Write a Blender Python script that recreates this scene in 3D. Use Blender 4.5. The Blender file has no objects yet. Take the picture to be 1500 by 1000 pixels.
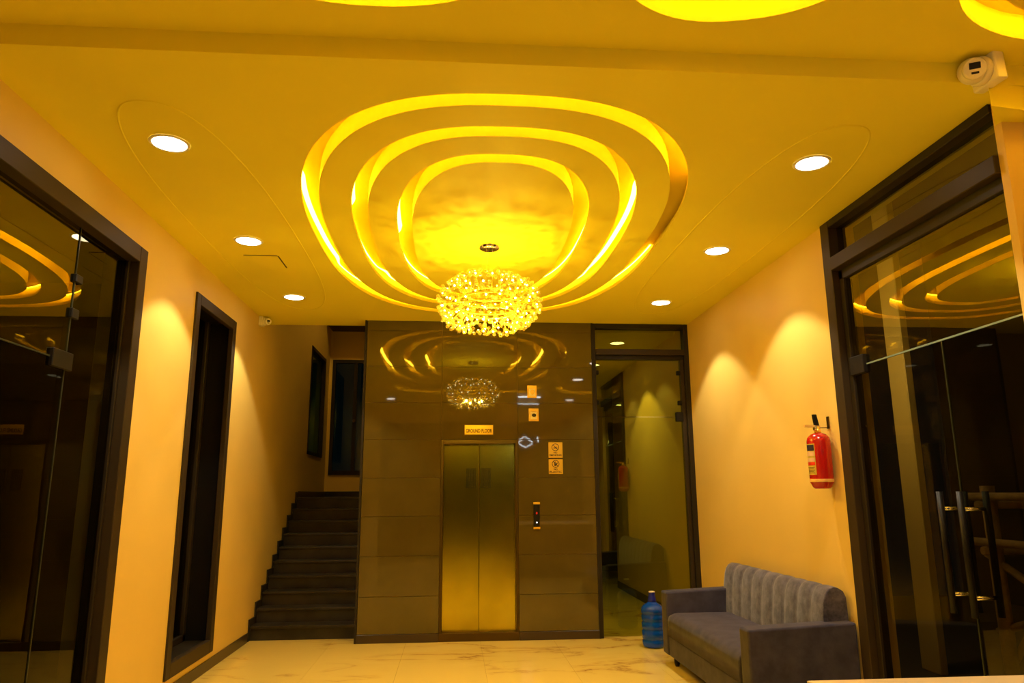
import bpy, bmesh, math, random
from mathutils import Matrix, Vector
random.seed(7)
scene = bpy.context.scene
C = scene.collection
PI = math.pi

# ------------------------------------------------------------------ camera
cam_d = bpy.data.cameras.new('camera'); cam = bpy.data.objects.new('camera', cam_d); C.objects.link(cam)
cam_d.sensor_width = 36; cam_d.lens = 25.556; cam_d.clip_start = .05; cam_d.clip_end = 200
_r = Vector((.99692013, -.07821556, -.00570824)); _u = Vector((-.0104794, -.20499524, .97870687)); _f = Vector((.07772027, .97563276, .20518353))
cam.matrix_world = Matrix(((_r.x, _u.x, -_f.x, 0), (_r.y, _u.y, -_f.y, -8.383), (_r.z, _u.z, -_f.z, 1.56), (0, 0, 0, 1)))
scene.camera = cam
# ------------------------------------------------------------------ world (night) and exposure
w = bpy.data.worlds.new('night'); scene.world = w; w.use_nodes = True
w.node_tree.nodes['Background'].inputs[0].default_value = (.35, .55, .6, 1)
w.node_tree.nodes['Background'].inputs[1].default_value = .006
vs = scene.view_settings
vs.view_transform = 'Standard'; vs.look = 'None'; vs.gamma = 1; vs.use_curve_mapping = False; vs.exposure = 0.0

# lamp levels
DOWN_W = 88.0        # each recessed downlight (spot)
DOWN_COL = (1, .86, .60)
COVE_E = 46.0        # LED strip radiance
COVE_COL = (1, .55, .02)
CHAND_W = 34.0

# ------------------------------------------------------------------ key dimensions (metres)
H = 3.556; HN = 3.662
XL, XR = -2.227, 2.797
YSTEP = -5.284
YFRONT = -10.6
EX0, EX1 = -1.03, 1.62      # lift wall

# ------------------------------------------------------------------ helpers
def link(o, parent=None):
    C.objects.link(o)
    if parent is not None: o.parent = parent
    return o
def mesh_obj(name, bm, mat, parent=None, smooth=False):
    me = bpy.data.meshes.new(name); bm.normal_update(); bm.to_mesh(me); bm.free()
    for m in (mat if isinstance(mat, (list, tuple)) else [mat]): me.materials.append(m)
    if smooth:
        for p in me.polygons: p.use_smooth = True
    return link(bpy.data.objects.new(name, me), parent)
def tag(o, label=None, cat=None, group=None, kind=None):
    if label: o['label'] = label
    if cat: o['category'] = cat
    if group: o['group'] = group
    if kind: o['kind'] = kind
    return o
def thing(name, label, cat, loc=(0, 0, 0), group=None, kind=None):
    o = bpy.data.objects.new(name, None); o.empty_display_size = .1; link(o); o.location = loc
    return tag(o, label, cat, group, kind)
def box(bm, a, b, mi=0, bev=0, seg=2):
    x0, y0, z0 = a; x1, y1, z1 = b
    vs_ = [bm.verts.new(v) for v in ((x0,y0,z0),(x1,y0,z0),(x1,y1,z0),(x0,y1,z0),(x0,y0,z1),(x1,y0,z1),(x1,y1,z1),(x0,y1,z1))]
    fs = [bm.faces.new([vs_[i] for i in q]) for q in ((0,3,2,1),(4,5,6,7),(0,1,5,4),(1,2,6,5),(2,3,7,6),(3,0,4,7))]
    for f in fs: f.material_index = mi
    if bev:
        es = list({e for f in fs for e in f.edges})
        r = bmesh.ops.bevel(bm, geom=es, offset=bev, segments=seg, profile=.6, affect='EDGES')
        for f in r['faces']: f.material_index = mi
def bx(name, a, b, mat, parent=None, bev=0, seg=2, smooth=False):
    bm = bmesh.new(); box(bm, a, b, 0, bev, seg); return mesh_obj(name, bm, mat, parent, smooth)
def lathe(bm, prof, n=32, c=(0, 0, 0), mi=0, axis='z', capb=True, capt=True):
    rings = []
    for r, z in prof:
        ring = []
        for i in range(n):
            a = 2*PI*i/n
            p = (r*math.cos(a), r*math.sin(a), z)
            if axis == 'y': p = (p[0], p[2], p[1])
            if axis == 'x': p = (p[2], p[0], p[1])
            ring.append(bm.verts.new((c[0]+p[0], c[1]+p[1], c[2]+p[2])))
        rings.append(ring)
    for a, b in zip(rings, rings[1:]):
        for i in range(n):
            f = bm.faces.new((a[i], a[(i+1) % n], b[(i+1) % n], b[i])); f.material_index = mi; f.smooth = True
    if capb: f = bm.faces.new(rings[0][::-1]); f.material_index = mi
    if capt: f = bm.faces.new(rings[-1]); f.material_index = mi
def tube(bm, pts, r, n=8, mi=0, closed=False):
    pts = [Vector(p) for p in pts]; rings = []; N = len(pts)
    for i, p in enumerate(pts):
        if closed: t = pts[(i+1) % N] - pts[i-1]
        else: t = pts[min(i+1, N-1)] - pts[max(i-1, 0)]
        t.normalize(); up = Vector((0, 0, 1)) if abs(t.z) < .9 else Vector((0, 1, 0))
        s = t.cross(up).normalized(); q = s.cross(t)
        rr = r[i] if isinstance(r, (list, tuple)) else r
        rings.append([bm.verts.new(p + rr*(math.cos(2*PI*k/n)*s + math.sin(2*PI*k/n)*q)) for k in range(n)])
    rng = range(N if closed else N-1)
    for i in rng:
        a, b = rings[i], rings[(i+1) % N]
        for k in range(n):
            f = bm.faces.new((a[k], a[(k+1) % n], b[(k+1) % n], b[k])); f.smooth = True; f.material_index = mi
    if not closed:
        f = bm.faces.new(rings[0][::-1]); f.material_index = mi
        f = bm.faces.new(rings[-1]); f.material_index = mi
def prism(bm, poly, axis, a, b, mi=0):
    def P(u, v, t): return {'x': (t, u, v), 'y': (u, t, v), 'z': (u, v, t)}[axis]
    A = [bm.verts.new(P(u, v, a)) for u, v in poly]; B = [bm.verts.new(P(u, v, b)) for u, v in poly]
    n = len(poly); fs = [bm.faces.new(A), bm.faces.new(B)]
    for i in range(n): fs.append(bm.faces.new((A[i], A[(i+1) % n], B[(i+1) % n], B[i])))
    for f in fs: f.material_index = mi
    bmesh.ops.recalc_face_normals(bm, faces=fs)
def text_obj(name, s, size, loc, rot, mat, parent, width=None, align='CENTER', extrude=.0006, bold=0.0):
    cu = bpy.data.curves.new(name, 'FONT'); cu.body = s; cu.size = size; cu.align_x = align; cu.align_y = 'CENTER'; cu.extrude = extrude
    cu.resolution_u = 3; cu.offset = bold
    t = bpy.data.objects.new(name, cu); C.objects.link(t); bpy.context.view_layer.update()
    dg = bpy.context.evaluated_depsgraph_get()
    me = bpy.data.meshes.new_from_object(t.evaluated_get(dg)); bpy.data.objects.remove(t); bpy.data.curves.remove(cu)
    if width:
        xs = [v.co.x for v in me.vertices]; k = width/(max(xs)-min(xs))
        for v in me.vertices: v.co.x *= k
    me.materials.clear(); me.materials.append(mat)
    o = link(bpy.data.objects.new(name, me), parent); o.location = loc; o.rotation_euler = rot
    return o

# ------------------------------------------------------------------ materials
def principled(name, col, rough=.5, metal=0, spec=.5, coat=0, coat_r=.03, emit=None, es=0, trans=0, ior=1.45):
    m = bpy.data.materials.new(name); m.use_nodes = True; b = m.node_tree.nodes['Principled BSDF']; i = b.inputs
    i['Base Color'].default_value = (*col, 1); i['Roughness'].default_value = rough; i['Metallic'].default_value = metal
    i['Specular IOR Level'].default_value = spec; i['Coat Weight'].default_value = coat; i['Coat Roughness'].default_value = coat_r
    i['Transmission Weight'].default_value = trans; i['IOR'].default_value = ior
    if emit: i['Emission Color'].default_value = (*emit, 1); i['Emission Strength'].default_value = es
    return m
def N(m, t, **kw):
    n = m.node_tree.nodes.new(t)
    for k, v in kw.items():
        if k in n.inputs: n.inputs[k].default_value = v
        else: setattr(n, k, v)
    return n
def L(m, a, b): m.node_tree.links.new(a, b)
def bsdf(m): return m.node_tree.nodes['Principled BSDF']
def noise_color(m, c1, c2, scale=4, detail=4, rough=.55, vec=None, stops=(.35, .65)):
    n = N(m, 'ShaderNodeTexNoise', Scale=scale, Detail=detail, Roughness=rough); g = N(m, 'ShaderNodeNewGeometry')
    L(m, g.outputs['Position'], n.inputs['Vector'])
    r = N(m, 'ShaderNodeValToRGB'); r.color_ramp.elements[0].position = stops[0]; r.color_ramp.elements[1].position = stops[1]
    r.color_ramp.elements[0].color = (*c1, 1); r.color_ramp.elements[1].color = (*c2, 1)
    L(m, n.outputs['Fac'], r.inputs['Fac']); L(m, r.outputs['Color'], bsdf(m).inputs['Base Color']); return r
def bump(m, scale, strength, dist=.01, detail=3, stretch=None):
    n = N(m, 'ShaderNodeTexNoise', Scale=scale, Detail=detail); g = N(m, 'ShaderNodeNewGeometry'); b = N(m, 'ShaderNodeBump', Strength=strength, Distance=dist)
    if stretch:
        mp = N(m, 'ShaderNodeMapping'); mp.inputs['Scale'].default_value = stretch
        L(m, g.outputs['Position'], mp.inputs['Vector']); L(m, mp.outputs['Vector'], n.inputs['Vector'])
    else: L(m, g.outputs['Position'], n.inputs['Vector'])
    L(m, n.outputs['Fac'], b.inputs['Height']); L(m, b.outputs['Normal'], bsdf(m).inputs['Normal'])

M = {}
M['paint'] = principled('wall_paint', (.80, .575, .15), .45, spec=.35); noise_color(M['paint'], (.79, .565, .145), (.82, .59, .16), 1.3)
bump(M['paint'], 60, .04, .004)
M['ceil'] = principled('ceiling_paint', (.86, .75, .05), .6, spec=.25); noise_color(M['ceil'], (.85, .74, .047), (.88, .765, .053), .9)
M['slot'] = principled('cove_paint', (.84, .68, .06), .7, spec=.2)
M['floor'] = principled('marble', (.8, .58, .3), .12, spec=.5)
M['stone_black'] = principled('black_granite', (.022, .019, .013), .32, spec=.5); noise_color(M['stone_black'], (.014, .012, .009), (.036, .03, .02), 5, 6)
bump(M['stone_black'], 45, .1, .003)
M['skirt'] = principled('dark_skirting', (.05, .032, .016), .3)
M['frame'] = principled('dark_metal_frame', (.022, .016, .010), .45, spec=.35)
M['frame_face'] = principled('dark_bronze_face', (.038, .025, .011), .48, spec=.35)
M['tile'] = principled('brown_glazed_tile', (.115, .08, .018), .03, spec=.8, coat=.3, coat_r=.01)
M['grout'] = principled('tile_grout', (.36, .24, .09), .8)
M['steel'] = principled('brushed_steel', (.60, .46, .12), .17, metal=1)
M['steel_dark'] = principled('dark_steel', (.13, .09, .03), .35, metal=1)
M['gold'] = principled('gold_plate', (.95, .60, .06), .25, metal=.45)
M['black'] = principled('black_plastic', (.008, .007, .007), .45, spec=.3)
M['reveal'] = principled('black_reveal', (.006, .005, .004), .5, spec=.25)
M['black_text'] = principled('black_print', (.02, .012, .006), .5)
M['chrome'] = principled('chrome', (.85, .85, .85), .12, metal=1)
M['sofa'] = principled('grey_suede', (.085, .085, .13), .85, spec=.15); noise_color(M['sofa'], (.044, .042, .082), (.068, .065, .118), 9, 5, .6)
bsdf(M['sofa']).inputs['Sheen Weight'].default_value = .15; bsdf(M['sofa']).inputs['Sheen Roughness'].default_value = .4
bump(M['sofa'], 220, .12, .002)
M['sofa_back'] = principled('mottled_grey_suede', (.13, .11, .12), .8, spec=.15); noise_color(M['sofa_back'], (.042, .040, .076), (.135, .128, .20), 13, 6, .7, stops=(.38, .68))
bsdf(M['sofa_back']).inputs['Sheen Weight'].default_value = .4
M['red'] = principled('red_enamel', (.52, .008, .006), .22, spec=.6, coat=.4)
M['cream'] = principled('cream_band', (.86, .5, .12), .5)
M['white'] = principled('white_plastic', (.82, .76, .58), .35)
M['counter'] = principled('counter_stone', (.84, .70, .46), .25)
M['navy'] = principled('label_navy', (.02, .015, .05), .5)
M['label_y'] = principled('label_yellow', (.62, .45, .05), .5)
M['label_w'] = principled('label_pale', (.75, .5, .3), .5)
M['label_r'] = principled('label_red', (.7, .03, .01), .5)
M['wood'] = principled('scaffold_timber', (.26, .15, .04), .75); noise_color(M['wood'], (.20, .115, .03), (.32, .19, .05), 8)
M['outdoor'] = principled('outdoor_ground', (.10, .075, .04), .8)
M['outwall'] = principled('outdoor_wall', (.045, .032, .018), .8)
M['terracotta'] = principled('terracotta', (.30, .04, .02), .6)
M['leaf'] = principled('leaf', (.03, .07, .02), .6)
M['led'] = principled('led_diffuser', (1, 1, 1), .5, emit=(1, .90, .78), es=14)
M['cool'] = principled('cool_white_tube', (1, 1, 1), .5, emit=(.85, .95, 1), es=22)
M['red_led'] = principled('red_indicator', (.2, 0, 0), .5, emit=(1, .03, .01), es=1.2)
M['white_led'] = principled('white_button', (.8, .8, .8), .5, emit=(.9, .95, 1), es=1.5)
m = M['strip'] = principled('led_strip', (.1, .08, .02), .5, emit=COVE_COL, es=COVE_E)
m = M['bead'] = principled('led_bead', (.2, .2, .1), .5, emit=(1, .85, .4), es=22)
# marble floor: cream with thin brown veins
m = M['floor']; g = N(m, 'ShaderNodeNewGeometry'); mp = N(m, 'ShaderNodeMapping'); mp.inputs['Rotation'].default_value = (0, 0, .6); mp.inputs['Scale'].default_value = (.55, 1.5, 1)
L(m, g.outputs['Position'], mp.inputs['Vector'])
n1 = N(m, 'ShaderNodeTexNoise', Scale=1.1, Detail=7, Roughness=.58, Distortion=.5); L(m, mp.outputs['Vector'], n1.inputs['Vector'])
sub = N(m, 'ShaderNodeMath', operation='SUBTRACT'); sub.inputs[1].default_value = .5; L(m, n1.outputs['Fac'], sub.inputs[0])
ab = N(m, 'ShaderNodeMath', operation='ABSOLUTE'); L(m, sub.outputs[0], ab.inputs[0])
vr = N(m, 'ShaderNodeValToRGB'); e = vr.color_ramp.elements; e[0].position = 0; e[0].color = (.36, .19, .03, 1); e[1].position = .022; e[1].color = (.76, .55, .12, 1)
x = vr.color_ramp.elements.new(.006); x.color = (.60, .38, .09, 1); x = vr.color_ramp.elements.new(.12); x.color = (.81, .61, .15, 1)
n2 = N(m, 'ShaderNodeTexNoise', Scale=.9, Detail=3); L(m, g.outputs['Position'], n2.inputs['Vector'])
r2 = N(m, 'ShaderNodeValToRGB'); r2.color_ramp.elements[0].position = .46; r2.color_ramp.elements[1].position = .60
L(m, n2.outputs['Fac'], r2.inputs['Fac']); mx = N(m, 'ShaderNodeMixRGB'); mx.inputs['Color1'].default_value = (.80, .60, .14, 1)
L(m, r2.outputs['Color'], mx.inputs['Fac']); L(m, vr.outputs['Color'], mx.inputs['Color2']); L(m, ab.outputs[0], vr.inputs['Fac'])
L(m, mx.outputs['Color'], bsdf(m).inputs['Base Color'])
# glazed tile: faint mottling and slightly wavy polish
noise_color(M['tile'], (.085, .062, .010), (.104, .075, .014), 2.2)
bump(M['tile'], 1.0, .035, .012, 0, stretch=(1.0, 1, 4.0))
# brushed steel
m = M['steel']; noise_color(m, (.66, .57, .05), (.76, .66, .07), 3); bump(m, 1.0, .05, .002, 2, stretch=(300, 1, 2))
# tinted reflective glass: a pane that reflects part of the light and passes a darkened rest
def pane_mat(name, f0, tint, refl):
    m = bpy.data.materials.new(name); m.use_nodes = True; nt = m.node_tree; nt.nodes.clear()
    out = nt.nodes.new('ShaderNodeOutputMaterial'); mix = nt.nodes.new('ShaderNodeMixShader')
    lw = nt.nodes.new('ShaderNodeLayerWeight'); lw.inputs['Blend'].default_value = .5
    pw = nt.nodes.new('ShaderNodeMath'); pw.operation = 'POWER'; pw.inputs[1].default_value = 5; nt.links.new(lw.outputs['Facing'], pw.inputs[0])
    fr = nt.nodes.new('ShaderNodeMath'); fr.operation = 'MULTIPLY_ADD'; fr.inputs[1].default_value = 1-f0; fr.inputs[2].default_value = f0; nt.links.new(pw.outputs[0], fr.inputs[0])
    tr = nt.nodes.new('ShaderNodeBsdfTransparent'); tr.inputs[0].default_value = (*tint, 1)
    gl = nt.nodes.new('ShaderNodeBsdfGlossy'); gl.inputs['Color'].default_value = (*refl, 1); gl.inputs['Roughness'].default_value = .0
    g = nt.nodes.new('ShaderNodeNewGeometry'); nz = nt.nodes.new('ShaderNodeTexNoise'); nz.inputs['Scale'].default_value = 1.5; nz.inputs['Detail'].default_value = 1
    bp = nt.nodes.new('ShaderNodeBump'); bp.inputs['Strength'].default_value = .03; bp.inputs['Distance'].default_value = .02
    nt.links.new(g.outputs['Position'], nz.inputs['Vector']); nt.links.new(nz.outputs['Fac'], bp.inputs['Height']); nt.links.new(bp.outputs['Normal'], gl.inputs['Normal'])
    nt.links.new(fr.outputs[0], mix.inputs[0]); nt.links.new(tr.outputs[0], mix.inputs[1]); nt.links.new(gl.outputs[0], mix.inputs[2]); nt.links.new(mix.outputs[0], out.inputs[0])
    return m
M['glass'] = pane_mat('tinted_glass', .17, (.42, .40, .24), (1, .92, .45))
M['glass_door'] = pane_mat('clear_tinted_glass', .035, (.42, .40, .26), (1, .95, .6))
M['glass_back'] = pane_mat('bronze_green_glass', .12, (.50, .50, .07), (.85, .92, .25))
M['glass_left'] = pane_mat('dark_tinted_glass', .022, (.22, .24, .2), (1, .95, .6))
M['glass_dim'] = pane_mat('dark_teal_glass', .05, (.25, .45, .42), (.8, 1, .9))
M['glass_rim'] = principled('bright_glass_rim', (.22, .30, .24), .15, spec=.8)
M['glass_edge'] = principled('glass_edge', (.028, .034, .018), .3, spec=.3)
# clear blue plastic
m = M['bottle'] = principled('blue_plastic', (.004, .12, .95), .06, spec=.9, trans=.5, ior=1.15, coat=.8, coat_r=.03)
M['cap'] = principled('blue_neck', (.01, .02, .36), .3)
# crystal: clear pale gold glass petals
m = bpy.data.materials.new('crystal'); m.use_nodes = True; M['crystal'] = m; nt = m.node_tree; nt.nodes.clear()
o_ = nt.nodes.new('ShaderNodeOutputMaterial'); mx1 = nt.nodes.new('ShaderNodeMixShader'); mx2 = nt.nodes.new('ShaderNodeMixShader')
gl = nt.nodes.new('ShaderNodeBsdfGlossy'); gl.inputs['Color'].default_value = (1, .97, .8, 1); gl.inputs['Roughness'].default_value = .05
tl = nt.nodes.new('ShaderNodeBsdfTranslucent'); tl.inputs['Color'].default_value = (1, .9, .45, 1)
tp = nt.nodes.new('ShaderNodeBsdfTransparent'); tp.inputs[0].default_value = (1, .93, .6, 1)
mx1.inputs[0].default_value = .22; mx2.inputs[0].default_value = .60
nt.links.new(gl.outputs[0], mx1.inputs[1]); nt.links.new(tl.outputs[0], mx1.inputs[2]); nt.links.new(mx1.outputs[0], mx2.inputs[1]); nt.links.new(tp.outputs[0], mx2.inputs[2]); nt.links.new(mx2.outputs[0], o_.inputs[0])

def structure(o, label, cat): return tag(o, label, cat, None, 'structure')

# ================================================================== STRUCTURE
# ---- floor: slab with marble tiles
fl = structure(bx('floor', (XL-.3, YFRONT, -.2), (3.7, 0.45, -.012), M['grout']), 'cream marble floor with thin brown veins', 'floor')
tx = [XL, -1.3, -.495, .303, 1.10, 1.90, 2.70, 3.6]
ty = [YFRONT, -9.4, -8.2, -7.0, -5.8, -4.6, -3.4, -2.2, -1.0, .32]
for i in range(len(tx)-1):
    for j in range(len(ty)-1):
        bx('marble_tile', (tx[i]+.0008, ty[j]+.0008, -.014), (tx[i+1]-.0008, ty[j+1]-.0008, 0), M['floor'], fl)

# ---- superellipse loops for the ceiling
RC = (.27, -2.715)
def sloop(c, a, b, n=2.62, K=128, rot=0):
    out = []
    for i in range(K):
        t = 2*PI*i/K; ct, st = math.cos(t), math.sin(t)
        x_ = math.copysign(abs(ct)**(2/n), ct)*a; y_ = math.copysign(abs(st)**(2/n), st)*b
        out.append((c[0]+x_*math.cos(rot)-y_*math.sin(rot), c[1]+x_*math.sin(rot)+y_*math.cos(rot)))
    return out
RINGS = [(1.372, 2.305), (1.045, 1.97), (.724, 1.635)]
SW = .112
def fill(bm, loops, z, flip=True):
    edges = []
    for lp in loops:
        vv = [bm.verts.new((x_, y_, z)) for x_, y_ in lp]
        edges += [bm.edges.new((vv[i], vv[(i+1) % len(vv)])) for i in range(len(vv))]
    r = bmesh.ops.triangle_fill(bm, use_beauty=True, use_dissolve=False, edges=edges)
    for f in r['geom']:
        if isinstance(f, bmesh.types.BMFace):
            f.normal_update()
            if (f.normal.z > 0) == flip: f.normal_flip()
def loft(bm, loops, mi=0, closed=True, smooth=True):
    R_ = [[bm.verts.new(p) for p in lp] for lp in loops]; n = len(R_[0])
    for a, b in zip(R_, R_[1:]):
        for i in range(n if closed else n-1):
            f = bm.faces.new((a[i], a[(i+1) % n], b[(i+1) % n], b[i])); f.smooth = smooth; f.material_index = mi
rect = [(XL-.02, YSTEP), (XR+.25, YSTEP), (XR+.25, .28), (XL-.02, .28)]
bm = bmesh.new()
fill(bm, [rect, sloop(RC, *RINGS[0])], H)
for k in range(3):
    a, b = RINGS[k]; inner = sloop(RC, a-SW, b-SW)
    if k < 2: fill(bm, [inner, sloop(RC, *RINGS[k+1])], H)
    else: fill(bm, [inner], H)
# vertical step to the higher ceiling near the entrance and edge over the stairs
def quad(bm, pts, mi=0): f = bm.faces.new([bm.verts.new(p) for p in pts]); f.material_index = mi; return f
quad(bm, [(XL-.02, YSTEP, H), (XR+.25, YSTEP, H), (XR+.25, YSTEP, HN), (XL-.02, YSTEP, HN)])
quad(bm, [(XL-.02, .28, H), (XR+.25, .28, H), (XR+.25, .28, H+.5), (XL-.02, .28, H+.5)])
# solid slab above, closing the ceiling from outside
box(bm, (XL-.3, YSTEP+.02, H+.16), (XR+.3, .28, H+.5))
ceil = structure(mesh_obj('ceiling', bm, M['ceil']), 'yellow lit ceiling with three concentric oval cove slots', 'ceiling')
# slots
for k in range(3):
    a, b = RINGS[k]; bm = bmesh.new()
    prof = [(0, 0), (0, .03), (.055, .03), (.055, .12), (-SW, .12), (-SW, 0)]
    loft(bm, [[(x_, y_, H+z_) for x_, y_ in sloop(RC, a+o, b+o)] for o, z_ in prof], smooth=False)
    mesh_obj('cove_slot', bm, M['slot'], ceil)
# faint engraved pill outlines round the downlights
for cx in (-1.625, 2.19):
    bm = bmesh.new(); tube(bm, [(x_, y_, H+.002) for x_, y_ in sloop((cx, -2.67), .365, 2.16, 2.6, 96)], .007, 6, closed=True)
    mesh_obj('outline_moulding', bm, M['ceil'], ceil)
# access hatch
hatch = bx('access_hatch', (-1.80, -2.33, H-.004), (-1.52, -2.0, H+.01), M['ceil'], ceil)
bm = bmesh.new(); box(bm, (-1.80, -2.345, H-.0015), (-1.52, -2.332, H+.004)); box(bm, (-1.519, -2.33, H-.0015), (-1.509, -2.0, H+.004)); mesh_obj('hatch_shadow_line', bm, M['frame'], ceil)  # dark strips drawing the shadow line along two hatch edges
# ---- near, higher ceiling with free-form cove recesses
bm = bmesh.new()
NB = [((-.38, -6.22), .80, .70, 2.2, 0.0), ((1.12, -6.24), .62, .72, 2.3, -.25), ((2.72, -6.2), .66, .70, 2.2, .35)]
fill(bm, [[(XL-.02, YFRONT), (3.7, YFRONT), (3.7, YSTEP), (XL-.02, YSTEP)]] + [sloop(c, a, b, n, 64, r) for c, a, b, n, r in NB], HN)
box(bm, (XL-.3, YFRONT, HN+.2), (3.9, YSTEP, HN+.3))
nceil = structure(mesh_obj('ceiling_entrance', bm, M['ceil']), 'higher yellow ceiling nearest the entrance with glowing curved recesses', 'ceiling')
for c, a, b, n, r in NB:
    bm = bmesh.new(); lp = lambda o, z_: [(x_, y_, HN+z_) for x_, y_ in sloop(c, a+o, b+o, n, 64, r)]
    loft(bm, [lp(0, 0), lp(0, .13), lp(-.14, .13), lp(-.14, .02), lp(-.145, .02)], smooth=False)
    fill(bm, [sloop(c, a-.145, b-.145, n, 64, r)], HN+.02)
    mesh_obj('cove_recess', bm, M['slot'], nceil)

# ---- left wall (storefront opening, tall window, landing window)
SFL0, SFL1, ZT = -5.6, -3.205, 3.28
W0, W1, WZ0, WZ1 = -2.157, -1.008, .152, 3.28
V0, V1, VZ0, VZ1 = 2.95, 4.2, 2.17, 3.85
bm = bmesh.new()
T = .28
def wl(y0, y1, z0, z1): box(bm, (XL-T, y0, z0), (XL, y1, z1))
wl(YFRONT, SFL0, 0, 3.95); wl(SFL0, SFL1, ZT, 3.95); wl(SFL1, W0, 0, 3.95); wl(W0, W1, 0, WZ0); wl(W0, W1, WZ1, 3.95); wl(W1, .28, 0, 3.95)
wl(.28, V0, 0, 6.2); wl(V0, V1, 0, VZ0); wl(V0, V1, VZ1, 6.2); wl(V1, 4.9, 0, 6.2)
structure(mesh_obj('wall_left', bm, M['paint']), 'cream painted wall beside the stairs and tall window', 'wall')
# ---- right wall
YF, YP = -3.30, -5.10
bm = bmesh.new()
box(bm, (XR, YF, 0), (XR+.25, .3, H+.2))
box(bm, (XR, -5.152, 0), (3.7, YP, HN+.2))
box(bm, (3.6, YFRONT, 0), (3.8, -5.152, HN+.2))
structure(mesh_obj('wall_right', bm, M['paint']), 'cream painted wall behind the sofa', 'wall')
bm = bmesh.new(); prism(bm, [(2.63, -5.30), (XR+.003, -5.105), (3.6, -4.95), (3.6, -5.16)], 'z', 3.425, HN+.05)
structure(mesh_obj('trim_1', bm, M['ceil']), 'boxed cream soffit carrying the dome camera', 'soffit')
bm = bmesh.new(); box(bm, (XL-.3, YFRONT-.2, 0), (-1.9, YFRONT, HN+.3)); box(bm, (3.3, YFRONT-.2, 0), (3.8, YFRONT, HN+.3)); box(bm, (-1.9, YFRONT-.2, 3.4), (3.3, YFRONT, HN+.3))
structure(mesh_obj('wall_front', bm, M['paint']), 'cream wall around the entrance glazing', 'wall')
wn3 = thing('window_3', 'dark entrance glazing facing the lift', 'window', (.7, YFRONT, 0), kind='structure')
for i in range(5):
    x_ = -1.9+i*1.3; o = bx('mullion', (x_-.04, YFRONT-.12, 0), (x_+.04, YFRONT-.02, 3.4), M['frame'], wn3); o.location = -Vector(wn3.location)
    if i < 4:
        bm = bmesh.new(); bm.faces.new([bm.verts.new(v) for v in ((x_, YFRONT-.07, 0), (x_+1.3, YFRONT-.07, 0), (x_+1.3, YFRONT-.07, 3.4), (x_, YFRONT-.07, 3.4))]); o = mesh_obj('glass_pane', bm, M['glass_left'], wn3); o.location = -Vector(wn3.location)
# ---- stairwell shell
bm = bmesh.new()
BW = 4.6
def bwbox(x0, x1, z0, z1): box(bm, (x0, BW, z0), (x1, BW+.2, z1))
bwbox(XL, 0, 0, 1.9); bwbox(XL, -2.17, 1.9, 3.92); bwbox(-1.0, 0, 1.9, 3.92); bwbox(XL, 0, 3.92, 6.2)
structure(mesh_obj('wall_landing', bm, M['paint']), 'dim painted wall behind the stair landing', 'wall')
structure(bx('wall_lift_side', (EX0+.03, .32, 0), (EX0+.2, BW, 6.2), M['paint']), 'side of the lift shaft along the stairs', 'wall')
structure(bx('ceiling_stairwell', (XL, .3, 6.2), (0, BW+.2, 6.4), M['paint']), 'high stairwell ceiling', 'ceiling')
structure(bx('wall_lintel', (EX0, .05, H+.02), (XR+.25, .26, H+.5), M['paint']), 'lintel above the lift wall', 'wall')
bx_ = bx('trim_2', (-2.2, BW-.5, 4.44), (EX0+.03, BW-.001, 4.75), M['frame']); structure(bx_, 'dark beam above the stair landing door', 'beam')
# ---- lift wall: core with tile cladding
core = bmesh.new()
box(core, (EX0+.01, .012, 0), (-.152, .3, H+.02)); box(core, (.732, .012, 0), (EX1-.01, .3, H+.02)); box(core, (-.152, .012, 2.172), (.732, .3, H+.02)); box(core, (-.152, .22, 0), (.732, .3, 2.172))
wb = structure(mesh_obj('wall_back', core, M['grout']), 'glossy brown tiled wall around the lift', 'wall')
cols = [(EX0+.006, -.150), (-.150, .730), (.730, EX1-.006)]
rows = [.09, .474, .897, 1.322, 1.743, 2.170, 2.590, 3.012, 3.435, H+.005]
for ci, (a, b) in enumerate(cols):
    for ri in range(len(rows)-1):
        z0, z1 = rows[ri], rows[ri+1]
        if ci == 1 and z1 < 2.2: continue
        o = bx('wall_tile', (-(b-a)/2+.0016, -.006, -(z1-z0)/2+.0016), ((b-a)/2-.0016, .011, (z1-z0)/2-.0016), M['tile'], wb, .0012, 1)
        o.location = ((a+b)/2, .002, (z0+z1)/2); o.rotation_euler = (random.uniform(-1, 1)*.0015, 0, random.uniform(-1, 1)*.0015)
for a, b in ((EX0, -.152), (.732, EX1)):
    bx('skirting', (a, -.012, 0), (b, .012, .088), M['skirt'], wb, .003, 1)
bx('corner_strip', (EX0-.02, -.012, 0), (EX0+.004, .30, H), M['frame'], wb)
bx('corner_strip', (EX1-.006, -.012, 0), (EX1+.012, .30, H), M['frame'], wb)
# side face of the lift core towards the stairs
bx('side_panel', (EX0-.004, .02, 0), (EX0+.03, BW, 6.2), M['skirt'], wb)

# ---- baseboards
bm = bmesh.new(); box(bm, (XL, SFL1, 0), (XL+.012, .2, .098), bev=.003)
structure(mesh_obj('baseboard_left', bm, M['skirt']), 'dark stone skirting running to the stairs', 'baseboard')
bm = bmesh.new(); box(bm, (XR-.012, YF, 0), (XR, -.02, .098), bev=.003)
structure(mesh_obj('baseboard_right', bm, M['skirt']), 'dark stone skirting behind the sofa', 'baseboard')

# ================================================================== GLAZING
def pane(name, a, b, mat, parent): return bx(name, a, b, mat, parent)
def single_pane(name, pts, mat, parent):
    bm = bmesh.new(); quad(bm, pts); return mesh_obj(name, bm, mat, parent)
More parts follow.
